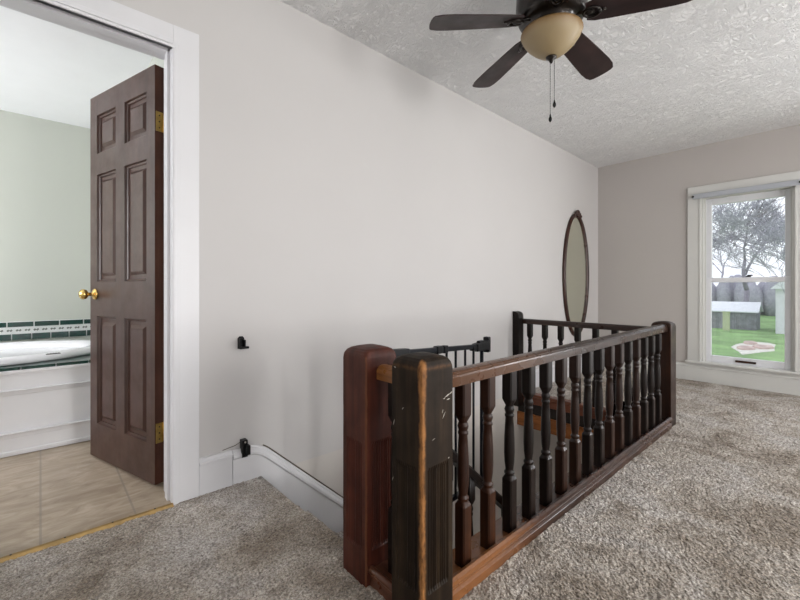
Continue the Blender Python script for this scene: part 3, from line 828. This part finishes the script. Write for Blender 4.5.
m.build('jamb', M['wintrim'], wn, .002)
m = MB(); m.box(XW-.048, XW+.16, WY0-.13, WY1+.13, .188, .210); m.box(XW-.028, XW, WY0-.13, WY1+.13, .172, .188)
m.build('stool', M['wintrim'], wn, .006)
def sash(name, x0, x1, z0, z1, tb, bb, side=.052):
    a, b_ = WY0+.024, WY1-.024
    m = MB(); m.box(x0, x1, a, a+side, z0, z1); m.box(x0, x1, b_-side, b_, z0, z1); m.box(x0, x1, a+side, b_-side, z1-tb, z1); m.box(x0, x1, a+side, b_-side, z0, z0+bb)
    s_ = m.build(name, M['sash'], wn, .004)
    xm = (x0+x1)/2
    B(xm-.003, xm+.003, a+side-.004, b_-side+.004, z0+bb-.004, z1-tb+.004).build('pane', M['glass'], s_)
    return s_
sash('upper_sash', XW+.085, XW+.118, 1.028, WZ1-.02, .065, .04)
ls = sash('lower_sash', XW+.050, XW+.083, .202, 1.075, .048, .075)
m = MB(); m.box(XW+.033, XW+.050, .575, .73, .232, .252); m.build('sash_lift', M['brown'], ls, .003)
m = MB(); m.box(XW+.052, XW+.085, .615, .65, 1.078, 1.092); m.box(XW+.045, XW+.06, .60, .64, 1.088, 1.100); m.build('sash_lock', M['bronze'], ls, .003)
rod = empty('curtain_rod', (XW-.05, .63, 1.95), 'flat white curtain rod across the top of the window', 'curtain rod')
m = MB(); yA, yC = .262, 1.058
m.loft([[(XW-.068+a, y, 1.915+b_) for a, b_ in ((0, -.022), (.006, -.026), (.012, -.022), (.012, .022), (.006, .026), (0, .022))] for y in (yA, yC)], None, False)
m.box(XW-.068, XW-.022, yC-.006, yC, 1.898, 1.932); m.box(XW-.068, XW-.022, yA, yA+.006, 1.898, 1.932)
m.build('rod', M['rod'], rod)
for y in (yA+.004, yC-.004):
    m = MB(); m.lathe([(.001, 0), (.010, 0), (.010, .006), (.001, .008)], (XW-.076, y, 1.915), 12, None, 'x'); m.build('end_screw', M['black'], rod)
# unseen windows behind the camera and beyond the frame: simple frames added to let light in
def hid_window(n, axis, p, a, b_, z0=.3, z1=2.0, dirn=1):
    m = MB(); t0, t1 = (p, p+.05) if dirn > 0 else (p-.05, p)
    def bx(u0, u1, za_, zb_):
        if axis == 'x': m.box(t0, t1, u0, u1, za_, zb_)
        else: m.box(u0, u1, t0, t1, za_, zb_)
    bx(a, a+.05, z0, z1); bx(b_-.05, b_, z0, z1); bx(a, b_, z0, z0+.05); bx(a, b_, z1-.05, z1); bx(a, b_, (z0+z1)/2-.02, (z0+z1)/2+.02)
    struct(m, 'window_%d' % n, M['sash'], 'unseen white framed window %d' % n, 'window')
hid_window(2, 'x', XW+.05, -1.95, -1.1, WZ0, WZ1)
hid_window(3, 'y', Y0-.10, -1.2, -.3); hid_window(4, 'y', Y0-.10, 1.1, 2.0); hid_window(5, 'y', Y0-.10, 3.0, 3.9)
hid_window(6, 'x', X0-.12, -1.2, -.3); hid_window(7, 'x', BX0-.10, 2.6, 3.9, .9, 2.1)

# ------------------------------------------------------------------ ceiling fan
FX, FY = 1.847, .955; FZ = 2.22
cz_ = ceil_z(FX)
fan = empty('ceiling_fan', (FX, FY, cz_), 'dark bronze flush mount ceiling fan with five dark blades and an amber bowl light', 'ceiling fan')
m = MB()
m.lathe([(.001, cz_-.001), (.10, cz_-.001), (.108, cz_-.03), (.12, cz_-.05), (.150, cz_-.075), (.163, cz_-.11), (.165, cz_-.16), (.158, cz_-.19), (.150, cz_-.205), (.156, cz_-.215), (.150, cz_-.228), (.125, cz_-.236), (.10, cz_-.242), (.10, FZ+.01), (.09, FZ+.002), (.001, FZ+.002)], (FX, FY, 0), 48)
m.build('motor_housing', M['bronze'], fan)
BL = MB()
# blade outline along +x from the hub
outl = []
R0, R1 = .155, .585
prof = [(0, .048), (.04, .060), (.12, .066), (.28, .074), (.40, .079), (.46, .077), (.50, .066)]
top_ = []
for f, w_ in prof: top_.append((R0+(R1-R0)*f/.5, w_))
for i in range(1, 5):
    pass
top = [(x, w_) for x, w_ in top_]
tip = [(R1+.008, .050), (R1+.012, .025), (R1+.013, 0)]
up_ = top+tip; out_ = up_+[(x, -y) for x, y in up_[::-1][1:]]
n = len(out_)
BL.add([(x, y, .003) for x, y in out_]+[(x, y, -.003) for x, y in out_], [tuple(range(n))[::-1], tuple(range(n, 2*n))]+[(i, (i+1) % n, (i+1) % n+n, i+n) for i in range(n)])
bl_me = BL.build('blade', M['blade'], None, .001, origin=(0, 0, 0)); bl_data = bl_me.data; bpy.data.objects.remove(bl_me)
IR = MB()
IR.tube([(.09, 0, .004), (.13, 0, .004), (.15, 0, -.004), (.185, 0, -.007)], [.018, .014, .014, .012], 10, ry=.006)
ring = [(.18+.036*math.cos(a), .026*math.sin(a), -.007) for a in (2*PI*i/24 for i in range(24))]
IR.tube(ring, .007, 8, closed=True)
IR.lathe([(.001, -.011), (.012, -.011), (.014, -.008), (.014, -.003), (.001, -.003)], (.18, 0, 0), 14)
IR.tube([(.21, 0, -.006), (.24, 0, -.006)], [.013, .005], 8, ry=.004)
ir_o = IR.build('blade_bracket', M['bronze'], None, 0, origin=(0, 0, 0)); ir_data = ir_o.data; bpy.data.objects.remove(ir_o)
for k in range(5):
    b_ = bpy.data.objects.new('blade', bl_data); COL.objects.link(b_); b_.parent = fan
    b_.location = (0, 0, FZ+.052-cz_); b_.rotation_euler = (math.radians(-11), math.radians(5.0), math.radians(72*k-.5))
    i_ = bpy.data.objects.new('blade_bracket', ir_data); COL.objects.link(i_); i_.parent = b_
m = MB()
m.lathe([(.10, FZ+.002), (.100, FZ-.01), (.140, FZ-.006), (.143, FZ-.013), (.140, FZ-.020), (.133, FZ-.036), (.114, FZ-.064), (.088, FZ-.090), (.060, FZ-.111), (.030, FZ-.124), (.001, FZ-.127)], (FX, FY, 0), 56)
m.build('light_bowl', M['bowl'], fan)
m = MB(); m.lathe([(.001, FZ-.128), (.026, FZ-.128), (.024, FZ-.134), (.012, FZ-.142), (.008, FZ-.152), (.003, FZ-.158), (.001, FZ-.159)], (FX, FY, 0), 20)
m.build('finial', M['bronze'], fan)
for (ox, oy, zb) in ((-.004, .003, 1.788), (.004, -.014, 1.855)):
    m = MB(); zz = FZ-.150
    m.tube([(FX+ox, FY+oy, zz), (FX+ox, FY+oy, zb+.02)], .0011, 6)
    k = 0
    while zz-k*.012 > zb+.02:
        m.lathe([(.0004, -.0022), (.0022, 0), (.0004, .0022)], (FX+ox, FY+oy, zz-k*.012), 6); k += 1
    ch = m.build('pull_chain', M['bronze'], fan)
    m = MB(); m.lathe([(.001, .028), (.003, .024), (.004, .016), (.0075, .006), (.0075, -.002), (.004, -.010), (.001, -.012)], (FX+ox, FY+oy, zb), 12)
    m.build('pull_knob', M['black'], ch)

# ------------------------------------------------------------------ outside
GZ = -2.9
struct(B(XW+.4, 120, -60, 80, GZ-.2, GZ), 'lawn', M['grass'], 'green lawn seen through the window', 'lawn')
def tree(name, base, H, spread, seed, mat, label, depth=6, rad=.22, lean=(0, 0), nb=3, trunk=None):
    rnd = random.Random(seed); m = MB(); minr = base[0]*.00042
    def br(p, d_, L, r, dep):
        r = max(r, minr); q = p; pts = [p]; rs = [r]; dd = d_
        nseg = 3
        for i in range(nseg):
            dd = (dd+Vector((rnd.uniform(-.22, .22), rnd.uniform(-.22, .22), rnd.uniform(-.10, .18)))).normalized()
            q = q+dd*L/nseg; pts.append(q); rs.append(max(minr*.8, r*(1-.35*(i+1)/nseg)))
        m.tube(pts, rs, 5 if dep > 2 else 4, None, True)
        if dep == 0: return
        k = nb if dep > 1 else 3
        for j in range(k):
            a = rnd.uniform(0, 2*PI); s_ = rnd.uniform(.45, 1.0)*spread
            side = Vector((math.cos(a), math.sin(a), rnd.uniform(-.25, .35)))
            nd = (dd+side*s_).normalized()
            t = rnd.uniform(.45, 1) if j else 1
            pp = pts[0].lerp(pts[-1], t) if t < 1 else pts[-1]
            br(pp, nd, L*rnd.uniform(.70, .90), rs[-1]*rnd.uniform(.62, .85), dep-1)
    p0 = Vector(base); u0 = Vector((lean[0], lean[1], 1)).normalized(); p1 = p0+u0*trunk
    m.tube([p0, p0.lerp(p1, .5)+Vector((0, .03*trunk, 0)), p1], [rad*1.25, rad*1.1, rad], 8, None, True)
    br(p1, u0, H, rad*.95, depth)
    o = m.build(name, mat); tag(o, label, 'tree', 'bare trees outside the window'); return o
tree('bare_tree', (57, 7.1, GZ), 3.4, 1.1, 8, M['bark'], 'big bare spreading tree with a dark trunk rising behind the grey shed', 6, .24, (0, 0), 3, 3.6)
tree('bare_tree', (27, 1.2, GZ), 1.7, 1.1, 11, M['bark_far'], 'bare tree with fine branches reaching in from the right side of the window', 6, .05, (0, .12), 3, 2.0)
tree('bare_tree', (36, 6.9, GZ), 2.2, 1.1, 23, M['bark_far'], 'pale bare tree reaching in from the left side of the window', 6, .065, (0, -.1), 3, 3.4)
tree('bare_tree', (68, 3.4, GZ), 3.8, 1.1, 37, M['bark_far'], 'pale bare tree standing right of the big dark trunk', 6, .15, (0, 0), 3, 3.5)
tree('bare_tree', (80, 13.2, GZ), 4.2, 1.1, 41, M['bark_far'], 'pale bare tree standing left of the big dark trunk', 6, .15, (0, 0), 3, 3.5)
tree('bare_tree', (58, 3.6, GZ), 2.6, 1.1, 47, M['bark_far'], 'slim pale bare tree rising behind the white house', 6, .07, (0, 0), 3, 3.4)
# grey shed with pale metal roof
sh = empty('garden_shed', (50, 6.6, GZ), 'low weathered grey shed with pale metal roof across the lawn', 'shed')
m = MB(); m.box(48.6, 51, 5.4, 9.4, GZ, -1.25)
for k in range(20): m.box(48.56, 48.6, 5.42+k*.2, 5.57+k*.2, GZ, -1.25)
m.build('wall', M['shed'], sh)
m = MB(); m.add([(48.3, 5.2, -1.3), (48.3, 9.7, -1.3), (49.8, 9.7, -.45), (49.8, 5.2, -.45), (51.3, 9.7, -1.3), (51.3, 5.2, -1.3),
                 (48.3, 5.2, -1.2), (48.3, 9.7, -1.2), (49.8, 9.7, -.35), (49.8, 5.2, -.35), (51.3, 9.7, -1.2), (51.3, 5.2, -1.2)],
                [(0, 3, 2, 1), (3, 5, 4, 2), (6, 7, 8, 9), (9, 8, 10, 11), (0, 1, 7, 6), (4, 5, 11, 10), (0, 6, 9, 3), (3, 9, 11, 5), (1, 2, 8, 7), (2, 4, 10, 8)])
m.build('roof', M['metalroof'], sh)
m = MB(); m.box(46.5, 46.7, 7.0, 7.5, GZ, -1.25); m.box(46.45, 46.75, 6.95, 7.55, -1.25, -1.18)
tag(m.build('garden_pillar', M['post'], None), 'pale yellow pillar in front of the grey shed', 'pillar')
m = MB(); m.box(46.5, 52, 1.2, 3.95, GZ, .9); m.mats = [M['siding']]; m.mi = [0]*len(m.f)
hs = empty('white_house', (49, 2.5, GZ), 'white sided house partly seen at the right of the window', 'house')
m.build('wall', None, hs)
m = MB(); m.add([(46.1, .9, .9), (46.1, 4.25, .9), (52.4, 4.25, .9), (52.4, .9, .9), (46.1, 2.55, 2.6), (52.4, 2.55, 2.6)], [(0, 1, 4), (3, 5, 2), (0, 4, 5, 3), (1, 2, 5, 4), (0, 3, 2, 1)])
m.build('roof', M['metalroof'], hs)
m = MB(); rnd = random.Random(5)
def blob(mb, c_, r, h, n=9, seed=0):
    rr = random.Random(seed); k = [rr.uniform(.8, 1.15) for _ in range(n)]
    mb.loft([[(c_[0]+r[0]*s*k[i]*math.cos(2*PI*i/n), c_[1]+r[1]*s*k[i]*math.sin(2*PI*i/n), c_[2]+z) for i in range(n)] for s, z in ((1, 0), (.98, h*.7), (.9, h))], None, False)
blob(m, (34.5, 4.0, GZ), (3.9, 1.0), .05, 14, 3)
tag(m.build('stone_patio', M['stone_white']), 'pale round stone patio on the lawn', 'patio')
for i, (x_, y_, sx, lb) in enumerate(((33.0, 4.2, .9, 'left'), (34.4, 3.5, 1.0, 'right'), (36.3, 4.4, .8, 'farthest'))):
    m = MB(); blob(m, (x_, y_, GZ+.05), (sx, sx*.5), .12, 8, i)
    tag(m.build('flat_stone', M['stone']), 'flat pinkish stone on the patio outside, %s of three' % lb, 'stone', 'stones on the patio')
# distant woodland bank
m = MB(); rnd = random.Random(9)
for i in range(60):
    y_ = -6+i*.55; x_ = 78+rnd.uniform(-3, 3); r = rnd.uniform(.8, 1.6); h = rnd.uniform(4.6, 6.0)
    n = 9; k = [rnd.uniform(.7, 1.2) for _ in range(n)]
    m.loft([[(x_+r*s*k[j]*math.cos(2*PI*j/n), y_+r*s*k[j]*math.sin(2*PI*j/n), GZ+z*h) for j in range(n)] for s, z in ((.7, 0), (1, .3), (1, .6), (.7, .85), (.2, 1))], None, True)
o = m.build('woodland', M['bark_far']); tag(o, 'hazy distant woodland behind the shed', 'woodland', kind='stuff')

# ------------------------------------------------------------------ light
wd = bpy.data.worlds.new('overcast_sky'); SC.world = wd; wd.use_nodes = True
nt = wd.node_tree; nt.nodes.clear()
o_ = nt.nodes.new('ShaderNodeOutputWorld'); bg = nt.nodes.new('ShaderNodeBackground')
tc = nt.nodes.new('ShaderNodeTexCoord'); nz = nt.nodes.new('ShaderNodeTexNoise'); nz.inputs['Scale'].default_value = 2.5; nz.inputs['Detail'].default_value = 4
nt.links.new(tc.outputs['Generated'], nz.inputs['Vector'])
cr = nt.nodes.new('ShaderNodeValToRGB'); cr.color_ramp.elements[0].color = (.86, .90, 1, 1); cr.color_ramp.elements[1].color = (1, 1, 1, 1)
nt.links.new(nz.outputs['Fac'], cr.inputs[0]); nt.links.new(cr.outputs[0], bg.inputs[0]); bg.inputs[1].default_value = 1.5
nt.links.new(bg.outputs[0], o_.inputs[0])
def area(name, loc, target, sx, sy, power, col=(1, 1, 1)):
    l = bpy.data.lights.new(name, 'AREA'); l.shape = 'RECTANGLE'; l.size = sx; l.size_y = sy; l.energy = power; l.color = col
    o = bpy.data.objects.new(name, l); COL.objects.link(o); o.location = loc
    o.rotation_euler = (Vector(target)-Vector(loc)).to_track_quat('-Z', 'Y').to_euler(); return o
LK = .85
area('fill_back_a', (-.75, Y0-.18, 1.15), (-.75, 0, 1.3), .85, 1.6, 50*LK, (1, .98, .96))  # added fill lamps at the unseen back windows, stronger than the sky
area('fill_back_b', (1.55, Y0-.18, 1.15), (1.55, 0, 1.3), .85, 1.6, 100*LK, (1, .98, .96))
area('fill_back_c', (3.45, Y0-.18, 1.15), (3.45, 0, 1.3), .85, 1.6, 60*LK, (1, .98, .96))
area('fill_near', (X0-.18, -.75, 1.15), (0, -.75, 1.6), .85, 1.6, 5*LK, (1, .98, .96))  # weak added fill at the unseen window behind the camera
area('fill_window_side', (XW+.2, -1.52, 1.09), (0, -.6, 1.0), .8, 1.7, 130*LK, (.95, .97, 1))  # added fill at an unseen window, replaces light missing from the visible one
area('daylight_bathroom', (BX0-.14, 3.25, 1.5), (0, 3.25, 2.7), 1.25, 1.15, 88*LK, (.98, .98, 1))
area('lower_hall_fill', (2.2, -1.5, -1.5), (2.2, 2, -1.5), 1.6, 1.2, 26*LK, (1, .95, .88))  # added unseen lamp inside the windowless lower hall, brightens the stairwell
l = bpy.data.lights.new('sky_portal', 'AREA'); l.shape = 'RECTANGLE'; l.size = .75; l.size_y = 1.75; l.cycles.is_portal = True
o = bpy.data.objects.new('sky_portal', l); COL.objects.link(o); o.location = (XW+.17, .63, 1.09); o.rotation_euler = Vector((-1, 0, 0)).to_track_quat('-Z', 'Y').to_euler()

# ------------------------------------------------------------------ camera
cam = bpy.data.cameras.new('camera'); co_ = bpy.data.objects.new('camera', cam); COL.objects.link(co_)
co_.location = (0, 0, .97)
th = math.radians(48.05)
co_.rotation_euler = Vector((math.cos(th), math.sin(th), 0)).to_track_quat('-Z', 'Y').to_euler()
cam.sensor_fit = 'HORIZONTAL'; cam.sensor_width = 36; cam.lens = 18.0
cam.shift_y = -12/800
cam.clip_start = .02; cam.clip_end = 300
SC.camera = co_
SC.view_settings.view_transform = 'Standard'; SC.view_settings.look = 'None'
SC.view_settings.exposure = 0; SC.view_settings.gamma = 1; SC.view_settings.use_curve_mapping = False
SC.cycles.max_bounces = 8; SC.cycles.diffuse_bounces = 5; SC.cycles.transparent_max_bounces = 12
SC.cycles.use_denoising = True
SC.cycles.sample_clamp_indirect = 6
